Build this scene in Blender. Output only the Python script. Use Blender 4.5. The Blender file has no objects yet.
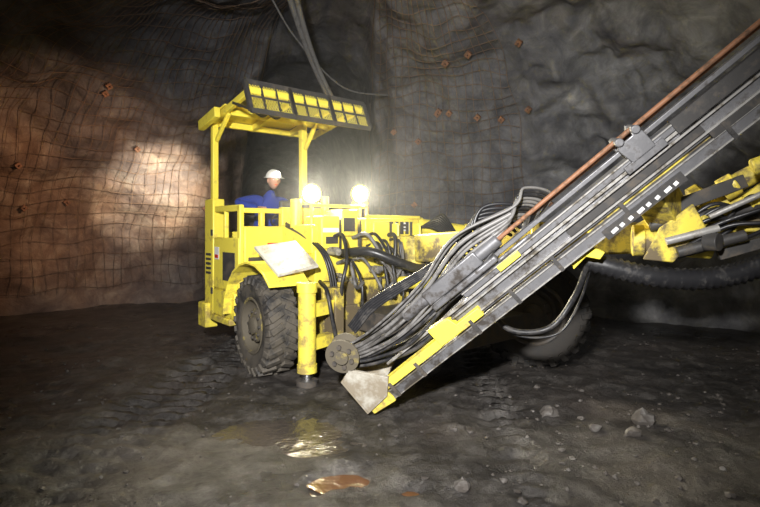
import bpy, math, random
from mathutils import Vector, Matrix, noise
random.seed(7)
SC = bpy.context.scene
SC.view_settings.view_transform = 'Standard'
V = Vector
# ------------------------------------------------------------------ materials
def mat_new(name):
    m = bpy.data.materials.new(name); m.use_nodes = True
    nt = m.node_tree
    return m, nt, nt.nodes["Principled BSDF"]
def ramp(nt, fac, stops):
    r = nt.nodes.new("ShaderNodeValToRGB")
    el = r.color_ramp.elements
    while len(el) < len(stops): el.new(0.5)
    for e, (p, c) in zip(el, stops):
        e.position = p; e.color = (*c, 1)
    nt.links.new(fac, r.inputs[0]); return r.outputs[0]
def noise_n(nt, scale, detail=6, rough=.6, vec=None, dist=0):
    n = nt.nodes.new("ShaderNodeTexNoise")
    n.inputs["Scale"].default_value = scale; n.inputs["Detail"].default_value = detail
    n.inputs["Roughness"].default_value = rough; n.inputs["Distortion"].default_value = dist
    if vec is None:
        g = nt.nodes.new("ShaderNodeNewGeometry"); vec = g.outputs["Position"]
    nt.links.new(vec, n.inputs["Vector"]); return n.outputs[0]
def mixc(nt, fac, a, b, mode='MIX'):
    m = nt.nodes.new("ShaderNodeMix"); m.data_type = 'RGBA'; m.blend_type = mode
    for s, v in ((0, fac), (6, a), (7, b)):
        if isinstance(v, (int, float)): m.inputs[s].default_value = v
        elif isinstance(v, tuple): m.inputs[s].default_value = (*v, 1)
        else: nt.links.new(v, m.inputs[s])
    return m.outputs[2]
def bump(nt, bs, h, strength, dist=.02, prev=None):
    b = nt.nodes.new("ShaderNodeBump"); b.inputs["Strength"].default_value = strength
    b.inputs["Distance"].default_value = dist
    nt.links.new(h, b.inputs["Height"])
    if prev is not None: nt.links.new(prev, b.inputs["Normal"])
    nt.links.new(b.outputs[0], bs.inputs["Normal"]); return b.outputs[0]
def painted(name, col, dirt, amount=.5, rough=.4, scale=5, metal=0.0):
    m, nt, bs = mat_new(name)
    f = noise_n(nt, scale, 8, .68)
    g = nt.nodes.new("ShaderNodeNewGeometry")
    sp = nt.nodes.new("ShaderNodeSeparateXYZ"); nt.links.new(g.outputs["Position"], sp.inputs[0])
    mr = nt.nodes.new("ShaderNodeMapRange"); nt.links.new(sp.outputs[2], mr.inputs[0])
    mr.inputs[1].default_value = 0.0; mr.inputs[2].default_value = 1.6
    mr.inputs[3].default_value = .14; mr.inputs[4].default_value = -.04
    ad = nt.nodes.new("ShaderNodeMath"); ad.operation = 'ADD'
    nt.links.new(f, ad.inputs[0]); nt.links.new(mr.outputs[0], ad.inputs[1])
    t = .72 - amount * .3
    r = ramp(nt, ad.outputs[0], [(t - .06, (0, 0, 0)), (t + .1, (1, 1, 1))])
    c = mixc(nt, r, col, dirt)
    nt.links.new(c, bs.inputs["Base Color"])
    rr = ramp(nt, ad.outputs[0], [(t - .1, (rough,) * 3), (t + .1, (.8,) * 3)])
    nt.links.new(rr, bs.inputs["Roughness"])
    bs.inputs["Metallic"].default_value = metal
    bump(nt, bs, noise_n(nt, 60, 4), .15, .004)
    return m
YEL = painted("yellow_paint", (.92, .77, .085), (.36, .27, .08), .40)
YELD = painted("yellow_paint_muddy", (.76, .61, .08), (.13, .10, .055), .85)
STEEL = painted("steel_grey", (.20, .20, .21), (.06, .052, .045), .6, .38, 9, .5)
STEELB = painted("steel_bright", (.50, .49, .47), (.15, .13, .1), .7, .3, 9, .5)
DARK = painted("dark_iron", (.045, .043, .042), (.09, .075, .06), .6, .5, 8)
GREYP = painted("grey_plate_paint", (.46, .44, .38), (.26, .22, .16), .6, .5, 6)
RUST = painted("rusty_steel", (.24, .11, .055), (.10, .055, .03), .75, .6, 14)
MESHW = painted("mesh_wire_rusty", (.20, .13, .085), (.07, .055, .042), .6, .6, 3)
RUBBER = painted("tyre_rubber", (.026, .025, .025), (.09, .078, .062), .7, .6, 7)
RUBBER_SHADE = painted("tyre_rubber_shaded", (.012, .012, .012), (.03, .026, .022), .6, .7, 7)  # darker copy of the tyre rubber: front wheel's shade put into its colour
HOSE = painted("hose_rubber", (.018, .018, .02), (.06, .055, .05), .4, .35, 11)
HOSEG = painted("hose_grey", (.16, .155, .15), (.06, .055, .05), .6, .45, 11)
WHITE = painted("white_label", (.8, .8, .78), (.4, .36, .3), .25, .5, 8)
RED = painted("red_paint", (.6, .04, .02), (.2, .06, .03), .4, .5, 8)
BLUE = painted("blue_coverall_cloth", (.012, .035, .26), (.02, .03, .10), .4, .85, 9)
SKIN = painted("skin", (.55, .30, .20), (.40, .2, .13), .2, .55, 9)
HELM = painted("helmet_plastic", (.85, .84, .8), (.6, .55, .48), .2, .3, 9)
HAIR = painted("dark_hair", (.02, .015, .01), (.03, .02, .015), .3, .7, 30)
CHROME, _n, _b = mat_new("chrome_rod"); _b.inputs["Metallic"].default_value = 1; _b.inputs["Base Color"].default_value = (.8, .8, .8, 1); _b.inputs["Roughness"].default_value = .15
def emis(name, col, st):
    m, nt, bs = mat_new(name)
    bs.inputs["Emission Color"].default_value = (*col, 1); bs.inputs["Emission Strength"].default_value = st
    bs.inputs["Base Color"].default_value = (*col, 1)
    return m
LAMP = emis("lamp_glass_lit", (1, .92, .68), 260)
LAMPS = emis("cap_lamp_lit", (1, .95, .9), 25)

def rock_mat():
    m, nt, bs = mat_new("rock_shotcrete")
    big = noise_n(nt, .45, 5, .6); mid = noise_n(nt, 2.2, 9, .7, dist=.6); fine = noise_n(nt, 14, 8, .7)
    c = ramp(nt, mid, [(.28, (.040, .040, .046)), (.47, (.088, .088, .096)), (.62, (.15, .148, .152)), (.8, (.29, .285, .28))])
    g = nt.nodes.new("ShaderNodeNewGeometry"); sp = nt.nodes.new("ShaderNodeSeparateXYZ"); nt.links.new(g.outputs["Position"], sp.inputs[0])
    lt = nt.nodes.new("ShaderNodeMapRange"); nt.links.new(sp.outputs[0], lt.inputs[0])
    lt.inputs[1].default_value = 2.6; lt.inputs[2].default_value = 3.4; lt.inputs[3].default_value = 0; lt.inputs[4].default_value = 1
    bigl = ramp(nt, noise_n(nt, .9, 4, .6), [(.42, (0,) * 3), (.55, (.8,) * 3)])
    ml = nt.nodes.new("ShaderNodeMath"); ml.operation = 'MULTIPLY'; nt.links.new(lt.outputs[0], ml.inputs[0]); nt.links.new(bigl, ml.inputs[1])
    c = mixc(nt, ml.outputs[0], c, ramp(nt, mid, [(.3, (.10, .10, .105)), (.55, (.26, .26, .26)), (.75, (.5, .49, .47))]))
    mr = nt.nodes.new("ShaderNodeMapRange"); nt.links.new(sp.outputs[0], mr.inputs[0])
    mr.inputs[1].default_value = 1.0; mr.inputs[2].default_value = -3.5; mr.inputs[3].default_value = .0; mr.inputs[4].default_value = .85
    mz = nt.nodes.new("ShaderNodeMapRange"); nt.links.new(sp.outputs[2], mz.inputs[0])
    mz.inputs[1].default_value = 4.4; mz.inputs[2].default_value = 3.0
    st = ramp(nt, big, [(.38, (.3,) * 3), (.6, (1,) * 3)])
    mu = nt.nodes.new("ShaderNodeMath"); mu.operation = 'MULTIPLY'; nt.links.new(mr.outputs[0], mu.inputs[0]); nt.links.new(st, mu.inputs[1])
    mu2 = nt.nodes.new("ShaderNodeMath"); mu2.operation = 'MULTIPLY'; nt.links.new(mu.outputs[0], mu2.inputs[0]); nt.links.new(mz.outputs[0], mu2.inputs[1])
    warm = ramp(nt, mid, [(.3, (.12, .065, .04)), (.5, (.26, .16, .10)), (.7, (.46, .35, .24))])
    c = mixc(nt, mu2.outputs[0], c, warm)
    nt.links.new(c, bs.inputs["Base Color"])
    bs.inputs["Roughness"].default_value = .75
    p = bump(nt, bs, mid, .6, .07)
    vo = nt.nodes.new("ShaderNodeTexVoronoi"); vo.inputs["Scale"].default_value = 3.2
    nt.links.new(g.outputs["Position"], vo.inputs["Vector"])
    p = bump(nt, bs, vo.outputs[0], .2, .06, p)
    bump(nt, bs, fine, .6, .02, p)
    return m
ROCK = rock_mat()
def mud_mat():
    m, nt, bs = mat_new("wet_mud_floor")
    big = noise_n(nt, .7, 5, .6); mid = noise_n(nt, 4, 9, .7); fine = noise_n(nt, 26, 8, .75)
    c = ramp(nt, mid, [(.3, (.024, .022, .021)), (.5, (.055, .050, .046)), (.7, (.14, .13, .12))])
    c2 = ramp(nt, fine, [(.35, (.4,) * 3), (.7, (1.6,) * 3)])
    c = mixc(nt, .8, c, c2, 'MULTIPLY')
    br = ramp(nt, big, [(.5, (0,) * 3), (.7, (.45,) * 3)])
    c = mixc(nt, br, c, (.08, .06, .047))
    nt.links.new(c, bs.inputs["Base Color"])
    r = ramp(nt, big, [(.35, (.22,) * 3), (.52, (.38,) * 3), (.75, (.7,) * 3)])
    nt.links.new(r, bs.inputs["Roughness"])
    p = bump(nt, bs, mid, .6, .05)
    bump(nt, bs, fine, 1.0, .022, p)
    return m
MUD = mud_mat()
STONE = painted("loose_stone", (.14, .13, .12), (.07, .06, .052), .5, .6, 12)
WATER, nt_, b_ = mat_new("puddle_water")
b_.inputs["Base Color"].default_value = (.06, .05, .042, 1); b_.inputs["Roughness"].default_value = .12
bump(nt_, b_, noise_n(nt_, 9, 5), .5, .03)
WATERR, nt_, b_ = mat_new("muddy_water")
b_.inputs["Base Color"].default_value = (.11, .05, .02, 1); b_.inputs["Roughness"].default_value = .08
bump(nt_, b_, noise_n(nt_, 8, 4), .3, .02)

# ------------------------------------------------------------------ mesh builder
class Bd:
    def __init__(s): s.v = []; s.f = []
    def add(s, vs, fs):
        o = len(s.v); s.v += [tuple(x) for x in vs]; s.f += [tuple(i + o for i in f) for f in fs]; return s
    def hexa(s, c8):
        return s.add(c8, [(0, 3, 2, 1), (4, 5, 6, 7), (0, 1, 5, 4), (1, 2, 6, 5), (2, 3, 7, 6), (3, 0, 4, 7)])
    def beam(s, p, q, w, h, up=(0, 0, 1), w2=None, h2=None):
        p = V(p); q = V(q); d = (q - p).normalized(); up = V(up)
        if abs(d.dot(up)) > .98: up = V((1, 0, 0))
        x = d.cross(up).normalized(); y = x.cross(d).normalized()
        w2 = w2 or w; h2 = h2 or h; c = []
        for (o, ww, hh) in ((p, w, h), (q, w2, h2)):
            for sx, sy in ((-1, -1), (1, -1), (1, 1), (-1, 1)):
                c.append(o + x * (sx * ww / 2) + y * (sy * hh / 2))
        return s.hexa(c)
    def cyl(s, p, q, r, r2=None, n=20):
        p = V(p); q = V(q); r2 = r if r2 is None else r2
        return s.lathe(p, q - p, [(0, 0), (r, 0), (r2, (q - p).length), (0, (q - p).length)], n)
    def lathe(s, o, ax, prof, n=24):
        o = V(o); d = V(ax).normalized()
        up = V((0, 0, 1)) if abs(d.z) < .95 else V((1, 0, 0))
        x = d.cross(up).normalized(); y = d.cross(x).normalized()
        vs = []; fs = []
        for (r, h) in prof:
            for k in range(n):
                a = 2 * math.pi * k / n
                vs.append(o + d * h + (x * math.cos(a) + y * math.sin(a)) * max(r, 1e-4))
        for i in range(len(prof) - 1):
            for k in range(n):
                k2 = (k + 1) % n
                fs.append((i * n + k, i * n + k2, (i + 1) * n + k2, (i + 1) * n + k))
        return s.add(vs, fs)
    def prism(s, pts, off):
        pts = [V(p) for p in pts]; off = V(off); n = len(pts)
        fs = [tuple(range(n))[::-1], tuple(range(n, 2 * n))]
        for i in range(n): fs.append((i, (i + 1) % n, n + (i + 1) % n, n + i))
        return s.add(pts + [p + off for p in pts], fs)
    def done(s, name, mat, parent=None, bevel=0.0, ang=.6):
        me = bpy.data.meshes.new(name); me.from_pydata(s.v, [], s.f); me.update()
        import bmesh
        bm = bmesh.new(); bm.from_mesh(me); bmesh.ops.recalc_face_normals(bm, faces=bm.faces); bm.to_mesh(me); bm.free()
        for p in me.polygons: p.use_smooth = True
        me.set_sharp_from_angle(angle=ang)
        ob = bpy.data.objects.new(name, me); SC.collection.objects.link(ob)
        me.materials.append(mat)
        if parent: ob.parent = parent
        if bevel:
            b = ob.modifiers.new("bevel", 'BEVEL'); b.width = bevel; b.segments = 2; b.limit_method = 'ANGLE'; b.angle_limit = .7
        return ob
def crom(pts, n=8):
    pts = [V(p) for p in pts]
    if len(pts) < 3: return pts
    P = [pts[0] * 2 - pts[1]] + pts + [pts[-1] * 2 - pts[-2]]
    out = []
    for i in range(1, len(P) - 2):
        for k in range(n):
            t = k / n; a, b, c, d = P[i - 1], P[i], P[i + 1], P[i + 2]
            out.append(.5 * ((2 * b) + (c - a) * t + (2 * a - 5 * b + 4 * c - d) * t * t + (3 * b - a - 3 * c + d) * t ** 3))
    out.append(pts[-1]); return out
def hoses(name, lst, mat, parent, res=3, n=8):
    cu = bpy.data.curves.new(name, 'CURVE'); cu.dimensions = '3D'; cu.bevel_depth = 1.0; cu.bevel_resolution = res; cu.use_fill_caps = True
    for pts, r in lst:
        c = crom(pts, n); sp = cu.splines.new('POLY'); sp.points.add(len(c) - 1)
        for i, p in enumerate(c):
            sp.points[i].co = (*p, 1); sp.points[i].radius = r
        sp.use_smooth = True
    ob = bpy.data.objects.new(name, cu); SC.collection.objects.link(ob); cu.materials.append(mat)
    if parent: ob.parent = parent
    return ob
def empty(name, loc=(0, 0, 0)):
    e = bpy.data.objects.new(name, None); e.empty_display_size = .3; SC.collection.objects.link(e); return e

# ------------------------------------------------------------------ cavern shell
CX, CY, HH = 0.0, 5.0, 5.1
RAD = [(0, 7.0), (27, 6.6), (42, 5.9), (56, 5.4), (72, 4.9), (86, 4.9), (91, 5.6), (95, 11), (100, 17), (108, 18), (112.5, 14), (115.5, 8.3), (125, 7.5), (138, 8.0), (156, 8.6), (180, 8.4), (225, 7.6), (270, 7.2), (315, 7.2), (360, 7.0)]
def Rt(deg):
    deg %= 360
    for (a, r), (b, q) in zip(RAD, RAD[1:]):
        if a <= deg <= b:
            t = (deg - a) / (b - a); t = t * t * (3 - 2 * t); return r + (q - r) * t
def surf(deg, ph, inset=0, det=True):
    R = Rt(deg); c = max(math.cos(ph), 0); s = math.sin(ph)
    r = R * c ** .55; z = HH * s ** .85
    th = math.radians(deg)
    p = V((CX + r * math.cos(th), CY + r * math.sin(th), z))
    nrm = V((math.cos(th) * c, math.sin(th) * c, s))
    d = noise.fractal(p * .4, 1, 2, 3) * .45 + noise.fractal(p * 1.2 + V((7, 3, 1)), 1, 2, 3) * .13
    if det:
        d += noise.fractal(p * 3.5, .9, 2, 4) * .055
        rg = max(0, min(1, (deg - 20) / 15)) * max(0, min(1, (60 - deg) / 6))
        if rg > 0:
            vd = noise.voronoi(p * .9 + V((2.3, 0, .6)))[0]
            d += rg * ((vd[1] - vd[0]) * -.55 + .12 + abs(noise.noise(p * 2.3)) * .25) * (.4 + .6 * c)
    d *= min(1, .35 + z)
    return p + nrm * (d - inset)
NA, NR = 720, 96
phis = [(math.pi / 2) * (i / (NR - 1)) for i in range(NR)]
grid = [[surf(360 * k / NA, ph) for k in range(NA)] for ph in phis]
for k in range(NA): grid[0][k].z = -.35
def sector(name, rows, ks):
    vs = []; fs = []; n = len(ks)
    for i in rows:
        for k in ks: vs.append(grid[i][k % NA])
    for i in range(len(rows) - 1):
        for j in range(n - 1):
            fs.append((i * n + j, (i + 1) * n + j, (i + 1) * n + j + 1, i * n + j + 1))
    Bd().add(vs, fs).done(name, ROCK, None, 0, 3.2)
RC = 56
q = NA // 8
for nm, a, b in (("wall_right", -q, q), ("wall_back", q, 3 * q), ("wall_left", 3 * q, 5 * q), ("wall_front", 5 * q, 7 * q)):
    sector(nm, list(range(0, RC + 1)), list(range(a, b + 1)))
sector("ceiling", list(range(RC, NR)), list(range(0, NA + 1)))

lines = []
d = 58.0
while d < 205:
    if not 92 < d < 114:
        lines.append(([surf(d + .25 * math.sin(p_ * .9 + d), .04 + p_ * .062, .08, False) for p_ in range(23)], .005))
    d += 1.3 if d > 100 else 2.0
for i in range(27):
    ph = .05 + i * .052
    for (d0, d1) in ((58, 91), (116, 205)):
        n_ = int((d1 - d0) / 1.25)
        lines.append(([surf(d0 + j * (d1 - d0) / n_, ph + .006 * math.sin(j * .7 + i), .08, False) for j in range(n_ + 1)], .005))
hoses("wire_mesh", lines, MESHW, None, 0, 3)
pl = []
for i in range(24):
    dg = random.choice([random.uniform(50, 90), random.uniform(118, 165)]); ph = random.uniform(.3, 1.1)
    p = surf(dg, ph, .1, False); cdir = (V((0, 5, 1.6)) - p).normalized()
    pl += [([p - cdir * .05, p + cdir * .012], .065), ([p, p + cdir * .07], .016)]
hoses("rock_bolt_plates", pl, RUST, None, 0)

# ------------------------------------------------------------------ floor
PUD = [(-.24, 3.25, .16, .10), (-.95, 4.05, .42, .26), (.2, 3.1, .09, .04), (-.45, 3.75, .24, .12), (-.40, 3.15, .06, .09)]
def floor_h(x, y):
    p = V((x, y, 0))
    h = noise.fractal(p * .55, 1, 2, 3) * .06 + noise.fractal(p * 2.2, .9, 2, 4) * .022 + noise.fractal(p * 8 + V((3, 1, 0)), .8, 2, 3) * .012
    if -6 < x < 6 and y < 10:
        cr = noise.noise(p * 5.5); h += max(0, cr - .25) * .05
    for tx in (-2.2, -1.8, 1.1):
        xx = x - tx - .25 * math.sin((y - 5) * .35)
        w = math.exp(-(xx / .17) ** 4) * (1 if 4.2 < y < 8.5 else .45)
        h += w * (-.05 + .034 * (1 if math.sin(y * 34 + abs(xx) * 16) > 0 else -1))
    for (px, py, a, b_) in PUD:
        e = ((x - px) / a) ** 2 + ((y - py) / b_) ** 2
        h -= .06 * math.exp(-e * .6)
    return h - .012
def axis(a, b, lo, hi, f, c):
    o = [a]
    while o[-1] < b:
        st = f if lo <= o[-1] < hi else c
        o.append(o[-1] + st)
    return o
xs = axis(-9.6, 8.6, -4, 4, .036, .14); ys = axis(-3.2, 24.0, 1.6, 7.6, .036, .14)
vs = [(x, y, floor_h(x, y)) for y in ys for x in xs]; n = len(xs)
fs = [(j * n + i, j * n + i + 1, (j + 1) * n + i + 1, (j + 1) * n + i) for j in range(len(ys) - 1) for i in range(n - 1)]
Bd().add(vs, fs).done("floor", MUD, None, 0, 3.2)
for i, (px, py, a, b_) in enumerate(PUD):
    z = floor_h(px, py) + .024
    pts = []
    for k in range(40):
        t = 2 * math.pi * k / 40; rr = 1.5 + .5 * noise.noise(V((math.cos(t) * 1.5, math.sin(t) * 1.5, i * 5)))
        pts.append((px + a * rr * math.cos(t), py + b_ * rr * math.sin(t), z))
    Bd().prism(pts, (0, 0, -.004)).done("puddle", WATERR if i in (0, 2) else WATER)
def stone(b, x, y, r, flat=.6):
    import bmesh
    bm = bmesh.new(); bmesh.ops.create_icosphere(bm, subdivisions=2 if r > .03 else 1, radius=1)
    o = V((random.uniform(0, 99), random.uniform(0, 99), 0)); z = floor_h(x, y)
    vv = []
    for v in bm.verts:
        c = v.co * (1 + .55 * noise.noise(v.co * 1.3 + o))
        vv.append((x + c.x * r, y + c.y * r * .8, z + r * flat * .4 + c.z * r * flat))
    ff = [tuple(v.index for v in f.verts) for f in bm.faces]; bm.free(); b.add(vv, ff)
b = Bd()
for i in range(1100):
    y = 1.9 + 6.5 * random.random() ** 1.3; x = random.uniform(-.85, .85) * y
    if -1.5 < x < .9 and random.random() < .5: continue
    stone(b, x, y, random.choice([.006, .008, .010, .010, .014, .02]))
for i in range(80):
    y = random.uniform(2.1, 5); x = random.uniform(.1, 1) * y * .8
    stone(b, x, y, random.uniform(.015, .032))
for (x, y, r) in ((1.45, 4.35, .075), (2.15, 4.15, .09), (1.95, 3.9, .06), (.5, 3.1, .05), (1.7, 4.0, .05)):
    stone(b, x, y, r, .75)
b.done("rock_debris", STONE, None, 0, .5)

# ------------------------------------------------------------------ drilling jumbo
J = empty("drilling_jumbo")
L = V((.766, .643, 0)).normalized(); Fw = V((L.y, -L.x, 0)); UP = V((0, 0, 1))
def M(a, b, z): return V((0, 6.4, 0)) + L * a + Fw * b + UP * z
def bx(B, a0, a1, b0, b1, z0, z1):
    B.hexa([M(a0, b0, z0), M(a1, b0, z0), M(a1, b1, z0), M(a0, b1, z0), M(a0, b0, z1), M(a1, b0, z1), M(a1, b1, z1), M(a0, b1, z1)])
b = Bd()
bx(b, -.95, .95, -2.9, .12, .42, .62)
bx(b, -.55, .75, .1, 1.7, .42, .66)
bx(b, -.9, .9, -2.2, -.2, .3, .45)
b.cyl(M(-1.3, -.24, .55), M(1.2, -.24, .55), .11); b.cyl(M(.2, 1.35, .57), M(1.2, 1.35, .57), .11)
b.cyl(M(-.2, -2.4, .57), M(1.25, -2.4, .57), .11)
b.done("chassis_frame", DARK, J, .015)
b = Bd()
bx(b, -.98, .98, -.02, .2, .24, .98)
bx(b, -.98, -.86, .2, .42, .3, .95); bx(b, .3, .42, .2, .5, .3, .95)
bx(b, -.8, .25, .2, .25, .34, .72)
b.done("front_bulkhead", YELD, J, .012)
b = Bd()
bx(b, -.98, .98, -.42, .02, .98, 1.36)
bx(b, -.3, 1.1, -2.9, -.4, .62, 1.62)
bx(b, -1.0, -.3, -.75, -.02, 1.3, 1.64)
bx(b, -.3, .62, -.6, .08, 1.46, 1.72)
bx(b, .62, 1.0, -.5, .04, 1.3, 1.6)
bx(b, -.92, -.66, -.3, .06, 1.36, 1.74); bx(b, -.6, -.36, -.35, .02, 1.5, 1.82)
bx(b, -.22, .05, -.2, .14, 1.3, 1.68)
bx(b, .12, .16, .0, .2, 1.2, 1.66); bx(b, .5, .54, .0, .2, 1.2, 1.66)
b.done("engine_housing", YEL, J, .02)
b = Bd()
for i in range(9): bx(b, -.34, -.3, -2.6 + i * .2, -2.5 + i * .2, .9, 1.4)
for i in range(7): bx(b, -.18 + i * .09, -.13 + i * .09, .08, .092, 1.52, 1.68)
bx(b, -.86, -.7, .06, .075, 1.42, 1.5); bx(b, -.82, -.4, -.02, .0, 1.06, 1.28)
bx(b, -.64, -.62, -.02, .03, 1.3, 1.7); bx(b, -.34, -.32, -.02, .03, 1.3, 1.7); bx(b, -.58, -.42, .02, .032, 1.56, 1.72)
b.done("vents", DARK, J)
b = Bd()
b.beam(M(-1.0, -.02, 1.86), M(-.2, -.02, 1.86), .035, .035); b.beam(M(-1.0, -.02, 1.6), M(-1.0, -.02, 1.87), .035, .035); b.beam(M(-.2, -.02, 1.6), M(-.2, -.02, 1.87), .035, .035)
b.cyl(M(-.95, -.45, 1.6), M(-.95, -.45, 1.95), .07); b.cyl(M(-.5, -.5, 1.6), M(-.5, -.5, 2.0), .05)
b.cyl(M(.7, -.05, 1.62), M(1.35, .3, 1.52), .115, n=24); b.cyl(M(.68, -.06, 1.62), M(.75, -.03, 1.61), .135, n=24); b.cyl(M(1.3, .27, 1.525), M(1.37, .31, 1.52), .135, n=24)
b.lathe(M(1.37, .31, 1.52), L, [(.06, 0), (.06, .06), (.03, .06), (.03, .12)], 16)
b.beam(M(-.3, .08, 1.74), M(.62, .08, 1.74), .03, .04)
b.done("deck_fittings", YEL, J, .008)
b = Bd(); bx(b, .3, .42, .082, .09, 1.56, 1.67); bx(b, .66, .8, .045, .05, 1.42, 1.5); bx(b, -.9, -.68, .062, .066, 1.55, 1.6)
b.done("labels", WHITE, J)
b = Bd(); bx(b, .32, .40, .0905, .092, 1.58, 1.6); bx(b, .32, .40, .0905, .092, 1.62, 1.65); bx(b, .44, .48, .082, .09, 1.5, 1.68)
b.done("label_print", DARK, J)

def wheel(name, c, ax, R=.57, W=.44, rub=None, rimm=None):
    ax = V(ax).normalized(); c = V(c)
    t = Bd()
    prof = [(.30, -W * .40), (.34, -W * .47), (.44, -W * .5), (.52, -W * .46), (.55, -W * .36), (.555, 0), (.55, W * .36), (.52, W * .46), (.44, W * .5), (.34, W * .47), (.30, W * .40)]
    prof = [(r * R / .57, h) for r, h in prof]
    t.lathe(c, ax, prof, 56)
    up = UP; x = ax.cross(up).normalized(); y = x.cross(ax).normalized()
    for k in range(26):
        for s_ in (-1, 1):
            a0 = 2 * math.pi * (k + (.5 if s_ > 0 else 0)) / 26; a1 = a0 + .14
            def pt(a, r, h): return c + (x * math.cos(a) + y * math.sin(a)) * r + ax * h
            t.beam(pt(a1, R * .975, s_ * .02), pt(a0, R * .955, s_ * W * .46), .065, .05, up=(x * math.cos(a0) + y * math.sin(a0)))
            t.beam(pt(a0, R * .955, s_ * W * .46), pt(a0 - .02, R * .82, s_ * W * .52), .065, .03, up=ax)
    t.done(name + "_tyre", rub or RUBBER, J, .006)
    h = Bd(); g = R / .57
    for s_ in (-1, 1):
        h.lathe(c, ax * s_, [(r * g, hh) for r, hh in [(.31, W * .42), (.325, W * .47), (.31, W * .49), (.29, W * .47), (.28, W * .3), (.24, W * .18), (.19, W * .16), (.19, W * .32), (.16, W * .36), (.10, W * .37), (.10, W * .46), (.07, W * .5), (0, W * .5)]], 40)
    h.done(name + "_rim", rimm or YELD, J)
    n_ = Bd()
    for k in range(10):
        a = 2 * math.pi * k / 10; o = c + (x * math.cos(a) + y * math.sin(a)) * .155 * g
        n_.cyl(o - ax * (W * .42), o + ax * (W * .42), .016, n=6)
    n_.done(name + "_nuts", DARK, J)
RIM = painted("rim_muddy", (.40, .32, .08), (.10, .085, .06), .95)
wheel("near_wheel", M(-1.47, -.24, .53), L * 1.0 + Fw * .08, .55, .34, None, RIM)
wheel("front_wheel", M(1.18, 1.42, .60), L * .75 - Fw * .6, .64, .46, RUBBER_SHADE, DARK)
wheel("rear_wheel", M(1.30, -2.4, .56), L)

b = Bd()
jc = M(-1.34, .43, 0)
b.cyl(jc + UP * .14, jc + UP * 1.0, .092, n=28); b.cyl(jc + UP * .94, jc + UP * 1.04, .106, n=28); b.cyl(jc + UP * .12, jc + UP * .2, .102, n=28)
b.beam(jc + UP * .75, M(-.9, .3, .75), .12, .14); b.beam(jc + UP * .4, M(-.9, .3, .4), .12, .12)
b.done("jack_cylinder", YEL, J)
b = Bd(); b.cyl(jc + UP * .03, jc + UP * .16, .06, n=20); b.done("jack_rod", CHROME, J)
b = Bd(); b.cyl(jc - UP * .05, jc + UP * .04, .11, n=24); b.done("jack_foot", DARK, J)

b = Bd()
prev = None
for k in range(9):
    a = math.radians(178 - k * 17)
    r = .66; bb = -.24 + r * math.cos(a); zz = .55 + r * math.sin(a)
    if prev:
        b.hexa([M(-1.68, prev[0], prev[1]), M(-1.2, prev[0], prev[1]), M(-1.2, bb, zz), M(-1.68, bb, zz),
                M(-1.68, prev[0] * 1.0, prev[1] + .025), M(-1.2, prev[0], prev[1] + .025), M(-1.2, bb, zz + .025), M(-1.68, bb, zz + .025)])
    prev = (bb, zz)
b.done("mudguard", YEL, J, .004)
b = Bd()
b.prism([M(-1.62, -.2, 1.40), M(-1.15, -.12, 1.46), M(-1.10, .28, 1.2), M(-1.56, .22, 1.12)], (0, 0, -.03))
b.done("tool_tray", GREYP, J, .006)

# ---- cab
b = Bd()
bx(b, -1.55, -.35, -1.75, -.72, .6, .86)
bx(b, -1.56, -1.40, -1.78, -1.5, .45, 1.98)
bx(b, -1.55, -1.49, -1.5, -.75, .8, 1.48)
bx(b, -1.54, -1.48, -1.5, -.75, 1.80, 1.88)
bx(b, -1.54, -1.48, -.82, -.74, .8, 1.88)
bx(b, -1.54, -1.48, -1.22, -1.17, 1.4, 1.85)
bx(b, -1.5, -.98, -.8, -.7, .8, 1.62)
bx(b, -1.5, -.98, -.8, -.72, 1.78, 1.84)
bx(b, -1.28, -1.22, -.8, -.72, 1.6, 1.8)
bx(b, -1.0, -.35, -.8, -.7, .8, 1.86)
bx(b, -1.5, -.35, -1.8, -1.72, .8, 1.55)
bx(b, -1.62, -1.45, -1.86, -1.6, .3, .62); bx(b, -1.60, -1.5, -1.5, -.9, .42, .5)
bx(b, -1.58, -1.5, -1.45, -.8, .5, .82)
b.done("cab_body", YEL, J, .015)
b = Bd()
bx(b, -1.556, -1.552, -1.46, -1.32, 1.2, 1.36)
b.done("door_label", WHITE, J)
b = Bd()
bx(b, -1.562, -1.556, -1.44, -1.34, 1.22, 1.26); bx(b, -1.2, -1.04, -.7, -.69, 1.3, 1.42)
b.done("reflectors", RED, J)
b = Bd()
for i in range(5): bx(b, -1.568, -1.56, -1.72, -1.56, 1.0 + i * .06, 1.03 + i * .06)
bx(b, -1.556, -1.55, -1.2, -.85, .95, 1.3)
bx(b, -1.45, -1.1, -.7, -.695, 1.0, 1.25)
for z in (.75, 1.5): bx(b, -1.575, -1.56, -1.54, -1.5, z, z + .08)
b.done("cab_vents", DARK, J)
b = Bd()
bx(b, -1.52, -1.44, -1.68, -1.6, 1.9, 3.06)
bx(b, -.40, -.31, -1.31, -1.22, 1.5, 3.06)
def rz(bb): return 3.0 + (bb + 1.68) * .17
for a in (-1.5, -.9, -.3, .08):
    b.beam(M(a, -1.74, rz(-1.74)), M(a, -.52, rz(-.52)), .06, .08)
for bb in (-1.7, -1.26, -.55):
    b.beam(M(-1.53, bb, rz(bb)), M(.12, bb, rz(bb)), .07, .08)
b.beam(M(-1.47, -1.6, 2.75), M(-1.47, -1.2, 3.05), .05, .05); b.beam(M(-.36, -1.2, 2.7), M(-.36, -.85, 3.1), .05, .05)
b.beam(M(-1.62, -1.75, 2.95), M(-1.62, -1.2, 3.04), .08, .13)
b.prism([M(-1.53, -1.74, 3.05), M(-.3, -1.74, 3.05), M(-.3, -1.2, 3.14), M(-1.53, -1.2, 3.14)], (0, 0, .02))
b.done("canopy_frame", YEL, J, .012)
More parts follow.
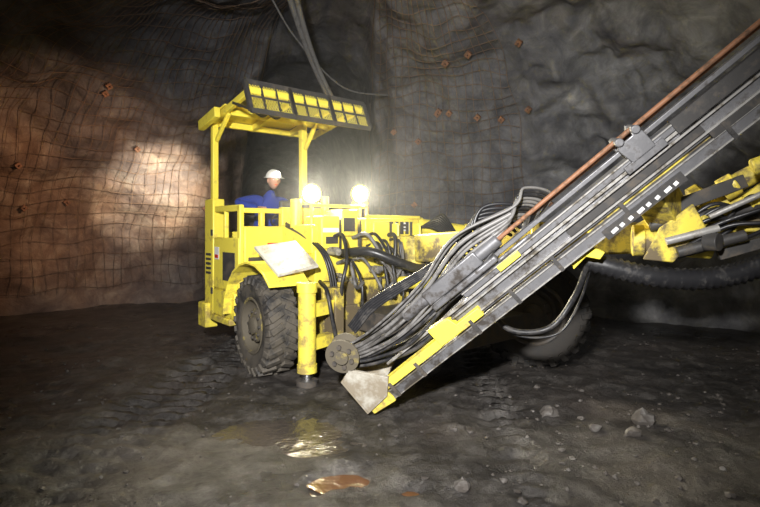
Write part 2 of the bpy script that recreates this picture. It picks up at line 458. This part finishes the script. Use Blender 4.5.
def vp(s, t):
    return M(-1.56 + 1.72 * s, -.56 + .16 * t, 3.29 - .36 * t)
fr = Bd(); gr = Bd()
for (s0, s1) in ((0, .33), (.335, .665), (.67, 1)):
    c4 = [vp(s0, 0), vp(s1, 0), vp(s1, 1), vp(s0, 1)]
    for i in range(4): fr.beam(c4[i], c4[(i + 1) % 4], .045, .055)
    for i in range(1, 3):
        fr.beam(vp(s0 + (s1 - s0) * i / 3, 0), vp(s0 + (s1 - s0) * i / 3, 1), .02, .03)
    fr.beam(vp(s0, .5), vp(s1, .5), .018, .026)
    N = 16
    for i in range(-6, N):
        for sgn in (0, 1):
            u0, u1 = i / N, (i + 6) / N; t0, t1 = 0., 1.
            if u0 < 0: t0 = -u0 / (u1 - u0); u0 = 0
            if u1 > 1: t1 = (1 - i / N) / (6 / N); u1 = 1
            if sgn: u0, u1 = 1 - u0, 1 - u1
            gr.beam(vp(s0 + (s1 - s0) * u0, t0), vp(s0 + (s1 - s0) * u1, t1), .003, .0055)
fr.prism([M(-1.5, -1.2, 3.14), M(.1, -1.2, 3.14), M(.1, -.55, 3.25), M(-1.5, -.55, 3.25)], (0, 0, .02))
for s_ in (.02, .33, .66, .98): fr.beam(vp(s_, 1), M(-1.56 + 1.72 * s_, -.95, 3.12), .03, .03)
fr.done("visor_frame", DARK, J); gr.done("visor_grating", YEL, J)
b = Bd()
for a in (-1.3, -1.12): b.cyl(M(a, -.72, 3.03), M(a, -.62, 3.0), .07, .085, n=20)
b.done("roof_lamps", DARK, J)
b = Bd(); bx(b, -1.1, -.6, -1.68, -1.22, .86, 1.22); bx(b, -1.1, -.6, -1.72, -1.6, 1.2, 1.78); bx(b, -.98, -.5, -.84, -.78, 1.6, 1.95); b.done("seat", DARK, J, .03)
b = Bd()
cc = M(-.86, -.93, 1.72); cax = (UP * .8 - Fw * .6).normalized()
b.lathe(cc, cax, [(.155, -.012), (.168, 0), (.155, .012), (.142, 0), (.155, -.012)], 28); b.cyl(cc, M(-.86, -.76, 1.5), .025)
b.beam(cc - L * .15, cc + L * .15, .02, .02)
b.done("steering_wheel", DARK, J)

# ---- headlights
for i, (a, bb, z) in enumerate(((-.77, -.39, 2.02), (-.01, -.4, 2.05))):
    c = M(a, bb, z); ax = (Fw * .75 + V((.0, -.5, -.06))).normalized()
    b = Bd(); b.lathe(c - ax * .14, ax, [(0, 0), (.06, 0), (.115, .08), (.125, .15), (.105, .15), (.10, .12)], 28)
    b.beam(c - UP * .1, c - UP * .42, .05, .03); b.beam(c - UP * .12 - L * .12, c - UP * .12 + L * .12, .04, .03)
    b.done("headlight_housing_%d" % (i + 1), YEL, J)
    b = Bd(); b.lathe(c - ax * .02, ax, [(.10, 0), (.085, .02), (.05, .032), (0, .036)], 28); b.done("headlight_lens_%d" % (i + 1), LAMP, J)
    ld = bpy.data.lights.new("headlight_lamp", 'SPOT'); ld.energy = 420; ld.color = (1, .9, .66); ld.spot_size = 2.8; ld.spot_blend = .8; ld.shadow_soft_size = .07
    lo = bpy.data.objects.new("headlight_lamp_%d" % (i + 1), ld); SC.collection.objects.link(lo); lo.parent = J
    lo.location = c + ax * .06; lo.rotation_euler = ax.to_track_quat('-Z', 'Y').to_euler()

# ---- hoses on the front of the hull
bl = []; gl = []
for i in range(34):
    a = random.uniform(-.75, .95); z = random.uniform(1.15, 1.5)
    a2 = a + random.uniform(-.35, .5); r = random.choice([.014, .018, .022, .026])
    pts = [M(a, .0, z), M(a + .02, .18 + random.random() * .1, z + .03), M((a + a2) / 2, .3 + random.random() * .2, z - random.uniform(.1, .4)),
           M(a2, .35 + random.random() * .2, random.uniform(.65, 1.1)), M(a2 + .15, .22, random.uniform(.5, 1.0))]
    (bl if random.random() < .7 else gl).append((pts, r))
for i in range(9):
    pts = [M(.55 + .05 * i, -.1, 1.45), M(.65 + .04 * i, .15, 1.62 + .02 * i), M(.75 + .02 * i, .5, 1.5), M(.7, .9, 1.25 + .03 * i), M(.4, 1.3, 1.3 + .02 * i)]
    bl.append((pts, .018))
for i in range(3):
    pts = [M(-1.0, -.6, 1.66 - .02 * i), M(-.95 - .02 * i, -.2, 1.5), M(-.9 - .03 * i, .15, 1.3), M(-.85 - .03 * i, .25, .9), M(-.95, .2, .6)]
    bl.append((pts, .014))
bl.append(([M(-.98, .12, 1.0), M(-1.06, .38, .92), M(-1.04, .46, .6), M(-.94, .44, .36), M(-.6, .36, .32)], .022))
bl.append(([M(-.62, .05, 1.30), M(-.48, .38, 1.33), M(-.2, .6, 1.2), M(.1, .66, 1.12), M(.5, .5, 1.2)], .055))
hoses("hull_hoses_black", bl, HOSE, J); hoses("hull_hoses_grey", gl, HOSEG, J)
b = Bd()
for i in range(26):
    c = M(random.uniform(-.85, .9), .05, random.uniform(.95, 1.4)); r = random.uniform(.02, .045)
    b.cyl(c, c + Fw * random.uniform(.08, .2), r, n=10)
b.done("hydraulic_fittings", STEELB, J)

# ---- boom
b = Bd()
b.cyl(M(.35, .25, .7), M(.35, .25, 1.5), .22, n=28)
bx(b, .05, .65, .1, .3, .6, 1.5)
b0 = M(.35, .4, 1.35); b1 = V((2.35, 4.35, 1.52)); bd = (b1 - b0).normalized()
b.beam(b0, b0 + (b1 - b0) * .62, .3, .34); b.beam(b0 + (b1 - b0) * .6, b1, .23, .27)
b.beam(b0 + bd * 1.62, b0 + bd * 1.74, .36, .4)
b.done("boom_arm", YELD, J, .02)
b = Bd()
b.cyl(M(-.05, .45, .95), M(.05, 1.5, 1.05), .075); b.cyl(M(.8, .4, .95), M(.7, 1.5, 1.1), .075)
b.cyl(b0 + V((-.05, -.1, -.28)), b0 + bd * 1.1 + V((0, -.2, -.2)), .07)
b.done("boom_lift_cylinders", YEL, J)
b = Bd(); b.cyl(b0 + bd * 1.1 + V((0, -.2, -.2)), b0 + bd * 2.0 + V((0, -.2, -.14)), .035); b.done("boom_lift_rods", CHROME, J)
b = Bd()
h0 = V((2.5, 4.15, 1.66))
hd = V((.72, -.38, .52)).normalized()
b.lathe(h0 - hd * .34, hd, [(0, 0), (.17, 0), (.17, .1), (.21, .1), (.21, .2), (.18, .21), (.18, .46), (.215, .47), (.215, .56), (.14, .58), (.14, .72), (0, .72)], 32)
b.cyl(V((2.05, 4.05, 1.5)), V((2.55, 3.9, 1.46)), .1, n=24); b.cyl(V((2.02, 4.06, 1.5)), V((2.1, 4.03, 1.5)), .125, n=24)
b.cyl(V((2.62, 3.85, 1.9)), V((3.3, 3.45, 2.35)), .07, n=24); b.cyl(V((2.6, 3.86, 1.88)), V((2.68, 3.81, 1.94)), .09, n=24)
b.beam(V((2.72, 4.0, 1.62)), V((3.5, 3.7, 2.1)), .26, .3)
b.prism([V((2.62, 3.72, 1.62)), V((2.95, 3.55, 1.66)), V((3.1, 3.48, 1.85)), V((3.0, 3.52, 2.05)), V((2.8, 3.62, 1.98)), V((2.66, 3.70, 1.84))], (0.02, .05, 0))
b.prism([V((2.0, 3.85, 1.36)), V((2.2, 3.8, 1.34)), V((2.4, 3.72, 1.6)), V((2.3, 3.72, 1.78)), V((2.1, 3.8, 1.6))], (0.02, .05, 0))
b.cyl(V((2.46, 3.35, 2.0)), V((2.56, 3.31, 2.04)), .055, n=20); b.cyl(V((2.54, 3.32, 2.03)), V((2.68, 3.27, 2.1)), .035, n=16)
for k in range(5):
    o = V((2.25 + k * .16, 3.9 - k * .06, 1.60 + k * .06)); b.lathe(o, V((.2, -.9, .1)), [(0, 0), (.055, 0), (.055, .05), (.03, .05), (.03, .08), (0, .08)], 16)
b.done("boom_head", YELD, J, .01)
b = Bd()
for p, q_, r in ((V((2.1, 3.95, 1.62)), V((2.75, 3.7, 1.75)), .05), (V((2.2, 3.75, 1.42)), V((2.6, 3.6, 1.55)), .04), (V((2.35, 3.66, 1.5)), V((2.40, 3.58, 1.5)), .065), (V((2.86, 3.56, 1.82)), V((2.90, 3.5, 1.82)), .06), (V((2.72, 3.66, 1.72)), V((2.76, 3.58, 1.72)), .05)):
    b.cyl(p, q_, r, n=18)
b.beam(V((2.15, 3.9, 1.72)), V((2.7, 3.75, 1.95)), .05, .1); b.beam(V((2.5, 3.75, 1.4)), V((3.2, 3.55, 1.65)), .05, .08)
b.done("boom_head_pins", DARK, J, .005)
b = Bd(); b.cyl(V((2.38, 3.66, 1.68)), V((3.1, 3.35, 2.08)), .02); b.cyl(V((2.1, 3.72, 1.5)), V((2.42, 3.62, 1.6)), .028); b.done("boom_head_rods", STEELB, J)
bl = []
for i in range(9):
    o = V((random.uniform(-.05, .05), random.uniform(-.1, .1), random.uniform(-.1, .1)))
    bl.append(([V((2.2, 3.9, 1.45)) + o, V((2.45, 3.68, 1.5 + .03 * i)) + o, V((2.7, 3.6, 1.72)) + o * 1.6, V((2.95, 3.55, 1.75 + .035 * i)) + o, V((3.4, 3.4, 1.95 + .03 * i)) + o], .015))
hoses("boom_head_hoses", bl, HOSE, J)

path = crom([V((1.35, 4.2, 1.42)), V((1.69, 4.0, 1.33)), V((2.02, 3.9, 1.24)), V((2.4, 3.85, 1.21)), V((2.72, 3.8, 1.27)), V((3.0, 3.75, 1.42)), V((3.35, 3.7, 1.66)), V((3.8, 3.7, 1.95))], 14)
cu = bpy.data.curves.new("corrugated_hose", 'CURVE'); cu.dimensions = '3D'; cu.bevel_depth = 1; cu.bevel_resolution = 4
sp = cu.splines.new('POLY'); sp.points.add(len(path) - 1)
for i, p in enumerate(path):
    sp.points[i].co = (*p, 1); sp.points[i].radius = .088 if i % 2 else .07
ob = bpy.data.objects.new("corrugated_hose", cu); SC.collection.objects.link(ob); cu.materials.append(HOSE); ob.parent = J

# ---- drill feed
D = V((.697, -.31, .646)).normalized(); N_ = V((-.68, 0, .733)).normalized(); T = D.cross(N_).normalized()
P0 = V((.04, 4.4, .08))
def F(s, n, t=0): return P0 + D * s + N_ * n + T * t
SL = 5.0
b = Bd()
b.beam(F(-.0, .035), F(SL, .035), .07, .11, up=T)
b.beam(F(.9, .17, -.03), F(SL, .17, -.03), .15, .08, up=T)
b.beam(F(1.2, .30, 0), F(SL, .30, 0), .05, .12, up=T)
b.beam(F(1.3, .385, .0), F(SL, .385, 0), .035, .05, up=T)
b.done("feed_rails", STEEL, J, .006)
b = Bd()
b.beam(F(0, .075, .062), F(SL, .075, .062), .010, .012, up=T); b.beam(F(0, -.002, .055), F(SL, -.002, .055), .010, .02, up=T)
b.beam(F(.9, .13, .03), F(SL, .13, .03), .014, .03, up=T); b.beam(F(.9, .215, .03), F(SL, .215, .03), .014, .03, up=T)
b.beam(F(1.2, .325, .065), F(SL, .325, .065), .010, .02, up=T)
b.beam(F(.3, .26, .04), F(3.4, .26, .04), .02, .02, up=T)
b.done("feed_rail_wear_strips", STEELB, J)
b = Bd()
b.beam(F(-.02, .13, .02), F(1.22, .13, .02), .075, .1, up=T)
b.prism([F(-.1, .0, .08), F(-.1, .1, .08), F(.14, .17, .08), F(.14, -.02, .08)], -T * .16)
b.prism([F(.78, .1, .08), F(.78, .27, .08), F(.98, .25, .08), F(1.02, .1, .08)], -T * .1)
b.beam(F(1.0, .42, -.05), F(1.25, .42, -.05), .1, .12, up=T); b.beam(F(1.55, .3, .07), F(1.75, .3, .07), .05, .03, up=T)
b.prism([F(1.95, -.08, -.02), F(2.0, .02, -.02), F(2.14, .02, -.02), F(2.2, -.12, -.02), F(2.14, -.14, -.02), F(2.08, -.06, -.02)], -T * .06)
b.done("feed_yellow_brackets", YEL, J, .006)
b = Bd()
b.prism([F(-.12, .04, .1), F(-.1, .40, .1), F(.02, .44, .1), F(.25, .18, .1), F(.12, .06, .1)], -T * .03)
b.prism([F(-.12, .04, -.2), F(-.12, .40, -.2), F(.02, .44, -.2), F(.25, .18, -.2)], -T * .03)
b.prism([F(-.14, .04, .1), F(-.12, .40, .1), F(-.12, .40, -.2), F(-.14, .04, -.2)], D * .02)
b.done("feed_end_plate", GREYP, J, .004)
b = Bd(); dc = F(.06, .56, .03)
b.lathe(dc - T * .09, T, [(0, 0), (.15, 0), (.15, .02), (.1, .03), (.1, .13), (.15, .14), (.15, .16), (.06, .16), (.06, .19), (0, .19)], 36)
b.done("hose_drum", RIM, J, .003)
b = Bd()
for k in range(6):
    a = k * math.pi / 3; o = dc + T * .08 + (D * math.cos(a) + N_ * math.sin(a)) * .09
    b.cyl(o - T * .01, o + T * .012, .02, n=10)
b.done("hose_drum_bolts", DARK, J)
b = Bd(); b.cyl(F(1.25, .47, .03), F(SL + .3, .47, .03), .017, n=14); b.cyl(F(2.0, .435, -.04), F(SL, .435, -.04), .011, n=10); b.done("drill_rod", RUST, J)
b = Bd()
b.beam(F(.95, .47, .03), F(1.5, .47, .03), .12, .12, up=T); b.cyl(F(1.45, .47, .03), F(1.7, .47, .03), .05); b.cyl(F(.7, .47, .03), F(1.0, .47, .03), .05, n=16)
b.beam(F(.95, .38, .02), F(1.6, .38, .02), .05, .16, up=T)
b.beam(F(.5, .34, .03), F(1.9, .34, .03), .03, .03, up=T)
b.done("rock_drill", STEEL, J, .012)
b = Bd()
cl = 2.82
for tt in (.09, -.06):
    b.prism([F(cl - .08, .28, tt), F(cl - .1, .42, tt), F(cl - .05, .49, tt), F(cl - .03, .44, tt), F(cl + .03, .44, tt), F(cl + .06, .5, tt), F(cl + .1, .42, tt), F(cl + .1, .28, tt)], -T * .03)
b.cyl(F(cl - .06, .46, -.1), F(cl - .06, .46, .11), .03, n=14); b.cyl(F(cl + .07, .46, -.1), F(cl + .07, .46, .11), .03, n=14)
b.beam(F(cl - .15, .27, .02), F(cl + .16, .27, .02), .06, .14, up=T)
b.done("rod_centralizer", STEEL, J, .006)
b = Bd(); b.beam(F(2.28, .005, .07), F(2.92, .005, .07), .075, .016, up=T); b.beam(F(2.1, .17, .03), F(3.2, .17, .03), .05, .02, up=T)
b.beam(F(3.2, .1, .06), F(4.4, .1, .06), .05, .02, up=T)
b.beam(F(cl + .25, .3, .05), F(cl + 1.6, .3, .05), .1, .06, up=T)
b.done("feed_scale_plate", DARK, J)
b = Bd()
for i in range(8):
    s_ = 2.33 + i * .072
    b.beam(F(s_, -.005, .079), F(s_ + (.03 if i % 3 else .05), .0, .079), .025, .004, up=T)
b.done("feed_scale_marks", WHITE, J)
b = Bd()
for s_ in (.2, .5, 1.1, 1.5, 1.9, 2.5, 3.3, 3.8):
    b.beam(F(s_, -.01, .07), F(s_, .13, .07), .03, .012, up=T)
    b.cyl(F(s_, .035, .07), F(s_, .035, .085), .014, n=6)
b.done("feed_straps", DARK, J)
bl = []; gl = []
for i in range(20):
    n0 = .42 + .011 * i; t0 = random.uniform(-.12, .06)
    nA = .2 + .019 * i
    pts = [F(.0 + .02 * (i % 3), n0, t0), F(.25, n0 * .55 + nA * .45 - .03, t0), F(.6, nA + .02 * math.sin(i), t0 + .02), F(1.0, nA + .03, t0 + random.uniform(-.03, .03)),
           F(1.45, nA + .08 + .003 * i, t0), F(1.65 + .015 * i, .42 + .008 * i, t0 - .05)]
    if i % 2: pts += [F(1.8 + .015 * i, .5 + .006 * i, -.14), F(1.9 + .015 * i, .4, -.3), F(1.8, .3, -.45)]
    ((bl) if i % 5 in (0, 2) else gl).append((pts, random.choice([.011, .014, .018])))
for i in range(6):
    s0 = 1.35 + .05 * i
    bl.append(([F(s0, .45, -.12), F(s0 - .02, .56 + .012 * i, -.16), F(s0 + .14, .65 + .01 * i, -.22), F(s0 + .32, .56, -.27), F(s0 + .38, .35, -.4)], .015))
for i in range(5):
    bl.append(([F(.2, .62 + .02 * i, -.1), F(.5, .66 + .02 * i, -.12), F(.95, .6 + .015 * i, -.14), F(1.3, .55 + .015 * i, -.15), F(1.7, .52 + .015 * i, -.2)], .013))
bl.append(([V((1.62, 3.95, 1.32)), V((1.6, 4.15, 1.05)), V((1.42, 4.2, .78)), V((1.15, 4.25, .73)), V((.98, 4.3, .84)), V((.95, 4.4, 1.05))], .024))
bl.append(([V((1.66, 3.95, 1.36)), V((1.66, 4.2, 1.0)), V((1.5, 4.25, .72)), V((1.2, 4.3, .68)), V((1.0, 4.35, .8))], .011))
hoses("feed_hoses_black", bl, HOSE, J); hoses("feed_hoses_grey", gl, HOSEG, J)
b = Bd()
b.beam(F(2.2, .1, -.08), F(3.5, .1, -.08), .2, .1, up=T); b.beam(F(2.75, .1, -.1), V((2.4, 4.1, 1.6)), .22, .26)
b.cyl(F(1.3, .05, -.14), F(2.7, .05, -.14), .045)
b.done("feed_cradle", YELD, J, .01)

# ------------------------------------------------------------------ operator
O = empty("machine_operator")
def skin_fig(name, vs, es, rs, mat, root=0, sub=2):
    me = bpy.data.meshes.new(name); me.from_pydata([tuple(v) for v in vs], es, []); me.update()
    ob = bpy.data.objects.new(name, me); SC.collection.objects.link(ob); ob.parent = O
    m = ob.modifiers.new("skin", 'SKIN')
    for i, r in enumerate(rs):
        me.skin_vertices[0].data[i].radius = (r, r); me.skin_vertices[0].data[i].use_root = (i == root)
    m.use_smooth_shade = True
    s_ = ob.modifiers.new("sub", 'SUBSURF'); s_.levels = sub; s_.render_levels = sub
    me.materials.append(mat); return ob
pv = [M(-.86, -1.42, 1.34), M(-.86, -1.42, 1.6), M(-.84, -1.37, 1.86), M(-.83, -1.34, 2.03), M(-.82, -1.3, 2.12),
      M(-1.03, -1.36, 1.99), M(-1.32, -1.33, 1.93), M(-1.14, -1.08, 1.86),
      M(-.64, -1.34, 1.98), M(-.5, -1.18, 1.78), M(-.68, -.98, 1.79),
      M(-.96, -1.38, 1.33), M(-1.0, -.98, 1.36), M(-1.0, -.93, .98), M(-1.0, -.8, .92),
      M(-.76, -1.38, 1.33), M(-.74, -.98, 1.36), M(-.74, -.93, .98), M(-.74, -.8, .92)]
pe = [(0, 1), (1, 2), (2, 3), (3, 4), (2, 5), (5, 6), (6, 7), (2, 8), (8, 9), (9, 10), (0, 11), (11, 12), (12, 13), (13, 14), (0, 15), (15, 16), (16, 17), (17, 18)]
pr = [.15, .14, .15, .075, .055, .075, .058, .04, .075, .058, .04, .1, .08, .05, .045, .1, .08, .05, .045]
skin_fig("coverall_body", pv, pe, pr, BLUE)
for sd, wr in ((-1, pv[7]), (1, pv[10])):
    vs = [wr, wr + Fw * .06 + L * (-sd * .02)]; es = [(0, 1)]; rs = [.03, .036]
    for k, ln in enumerate((.07, .08, .075, .06)):
        o = len(vs); base = wr + Fw * .09 + L * (-sd * .02 + (k - 1.5) * .022)
        vs += [base, base + Fw * ln * .45 + UP * .005, base + Fw * ln * .6 - UP * ln * .4, base + Fw * ln * .3 - UP * ln * .65]
        es += [(1, o), (o, o + 1), (o + 1, o + 2), (o + 2, o + 3)]; rs += [.011, .01, .009, .008]
    o = len(vs); vs += [wr + Fw * .05 - L * sd * .05, wr + Fw * .08 - L * sd * .065 - UP * .02]; es += [(1, o), (o, o + 1)]; rs += [.012, .009]
    skin_fig("hand_%s" % ("right" if sd < 0 else "left"), vs, es, rs, SKIN, 0, 1)
hc = M(-.815, -1.26, 2.245); hf = (Fw + V((.05, -.25, -.12))).normalized(); hl = hf.cross(UP).normalized(); hu = hl.cross(hf).normalized()
import bmesh
bm = bmesh.new(); bmesh.ops.create_uvsphere(bm, u_segments=32, v_segments=24, radius=1)
vv = []
for v in bm.verts:
    x, y, z = v.co
    w = .078; 
    if z < 0: w *= 1 - .28 * z * z
    yy = y * .098
    if y > 0: yy = y * (.092 - .02 * max(0, z) + (.008 if z < -.5 else 0))
    nose = math.exp(-((x / .16) ** 2 + ((z + .12) / .2) ** 2)) if y > 0 else 0
    yy += nose * .024
    for ex in (-.38, .38):
        if y > 0: yy -= .010 * math.exp(-(((x - ex) / .2) ** 2 + ((z - .08) / .14) ** 2))
    if y > 0: yy += .005 * math.exp(-((x / .3) ** 2 + ((z + .5) / .07) ** 2)) + .006 * math.exp(-((x / .3) ** 2 + ((z + .85) / .12) ** 2))
    vv.append(hc + hl * (x * w) + hf * yy + hu * (z * .118))
ff = [tuple(v.index for v in f.verts) for f in bm.faces]; bm.free()
Bd().add(vv, ff).done("head", SKIN, O, 0, 3.2)
def ball(B, c, rx, ry, rz_, n=14, half=False):
    vs = []; fs = []
    for i in range(n + 1):
        p = math.pi * i / n if not half else math.pi / 2 * i / n
        for k in range(20):
            a = 2 * math.pi * k / 20
            vs.append(c + hl * (rx * math.sin(p) * math.cos(a)) + hf * (ry * math.sin(p) * math.sin(a)) + hu * (rz_ * math.cos(p)))
    for i in range(n):
        for k in range(20):
            fs.append((i * 20 + k, i * 20 + (k + 1) % 20, (i + 1) * 20 + (k + 1) % 20, (i + 1) * 20 + k))
    B.add(vs, fs)
b = Bd(); ball(b, hc + hu * .035 - hf * .005, .105, .125, .115, half=True)
b.lathe(hc + hu * .033 + hf * .01, hu, [(.098, 0), (.135, -.004), (.137, .004), (.1, .01)], 28); b.done("helmet", HELM, O)
b = Bd()
for s_ in (-1, 1): ball(b, hc + hl * s_ * .03 + hf * .079 + hu * .01, .014, .01, .009)
b.done("eyes", HELM, O)
b = Bd()
for s_ in (-1, 1):
    ball(b, hc + hl * s_ * .03 + hf * .088 + hu * .01, .006, .004, .006); ball(b, hc + hl * s_ * .03 + hf * .086 + hu * .028, .018, .005, .004)
ball(b, hc - hf * .03 + hu * .0, .082, .075, .085)
b.done("hair_and_brows", HAIR, O)
b = Bd(); ball(b, hc + hf * .089 - hu * .06, .024, .006, .006); b.done("mouth", RED, O)
b = Bd()
for s_ in (-1, 1): ball(b, hc + hl * s_ * .082 - hu * .005, .012, .022, .034)
b.done("ears", SKIN, O)
b = Bd(); b.cyl(hc + hu * .09 + hf * .10, hc + hu * .09 + hf * .135, .028, n=16); b.done("cap_lamp", LAMPS, O)

# ------------------------------------------------------------------ ceiling service lines
hoses("ceiling_pipes", [([V((-1.25, 5.4, 4.95)), V((-1.17, 6.3, 4.6)), V((-1.02, 7.3, 4.1)), V((-.80, 8.2, 3.62)), V((-.85, 9.3, 3.6)), V((-1.2, 11, 4.2))], .042),
                       ([V((-1.05, 5.3, 4.98)), V((-1.05, 6.3, 4.5)), V((-.93, 7.3, 4.0)), V((-.66, 8.2, 3.5)), V((-.6, 9.4, 3.6)), V((-.9, 11, 4.3))], .036),
                       ([V((-1.9, 5.6, 4.95)), V((-1.5, 6.3, 4.7)), V((-1.2, 7.2, 4.3)), V((-.6, 8.3, 3.9)), V((.2, 9.2, 4.0))], .014)], HOSEG, None)

# ------------------------------------------------------------------ lights
def spot(name, loc, tgt, e, col, size, blend, soft=.15, parent=None):
    ld = bpy.data.lights.new(name, 'SPOT'); ld.energy = e; ld.color = col; ld.spot_size = math.radians(size); ld.spot_blend = blend; ld.shadow_soft_size = soft
    o = bpy.data.objects.new(name, ld); SC.collection.objects.link(o); o.location = loc
    o.rotation_euler = (V(tgt) - V(loc)).to_track_quat('-Z', 'Y').to_euler()
    if parent: o.parent = parent
    return o
spot("photographer_flash", (-.5, -.1, 2.5), (.15, 5.4, 1.5), 2700, (1, .98, .96), 86, 1.0, .12)
spot("rear_work_light", (-2.9, 8.2, 2.4), (-5.2, 11.4, 2.5), 2000, (1, .88, .68), 46, 1.0, .1, J)
spot("side_work_light", (-2.4, 6.8, 2.9), (-7.2, 10.2, 2.4), 420, (1, .58, .34), 75, 1.0, .1, J)
W = bpy.data.worlds.new("dark_mine"); SC.world = W; W.use_nodes = True
W.node_tree.nodes["Background"].inputs[0].default_value = (.5, .55, .7, 1); W.node_tree.nodes["Background"].inputs[1].default_value = .03
m = bpy.data.materials.new("dust_haze"); m.use_nodes = True; nt = m.node_tree
nt.nodes.remove(nt.nodes["Principled BSDF"])
vs_ = nt.nodes.new("ShaderNodeVolumeScatter"); vs_.inputs["Density"].default_value = .012; vs_.inputs["Anisotropy"].default_value = .5; vs_.inputs["Color"].default_value = (.93, .96, 1, 1)
nt.links.new(vs_.outputs[0], nt.nodes["Material Output"].inputs["Volume"])
b = Bd(); b.hexa([(-10, 4.9, .12), (9, 4.9, .12), (9, 24, .12), (-10, 24, .12), (-10, 4.9, 5.9), (9, 4.9, 5.9), (9, 24, 5.9), (-10, 24, 5.9)])
b.done("dust_haze", m)

# ------------------------------------------------------------------ camera
cd = bpy.data.cameras.new("camera"); cd.lens = 24; cd.sensor_width = 36; cd.shift_y = -.0336; cd.clip_start = .05
co = bpy.data.objects.new("camera", cd); SC.collection.objects.link(co); co.location = (0, 0, 1.6); co.rotation_euler = (math.pi / 2, 0, 0)
SC.camera = co
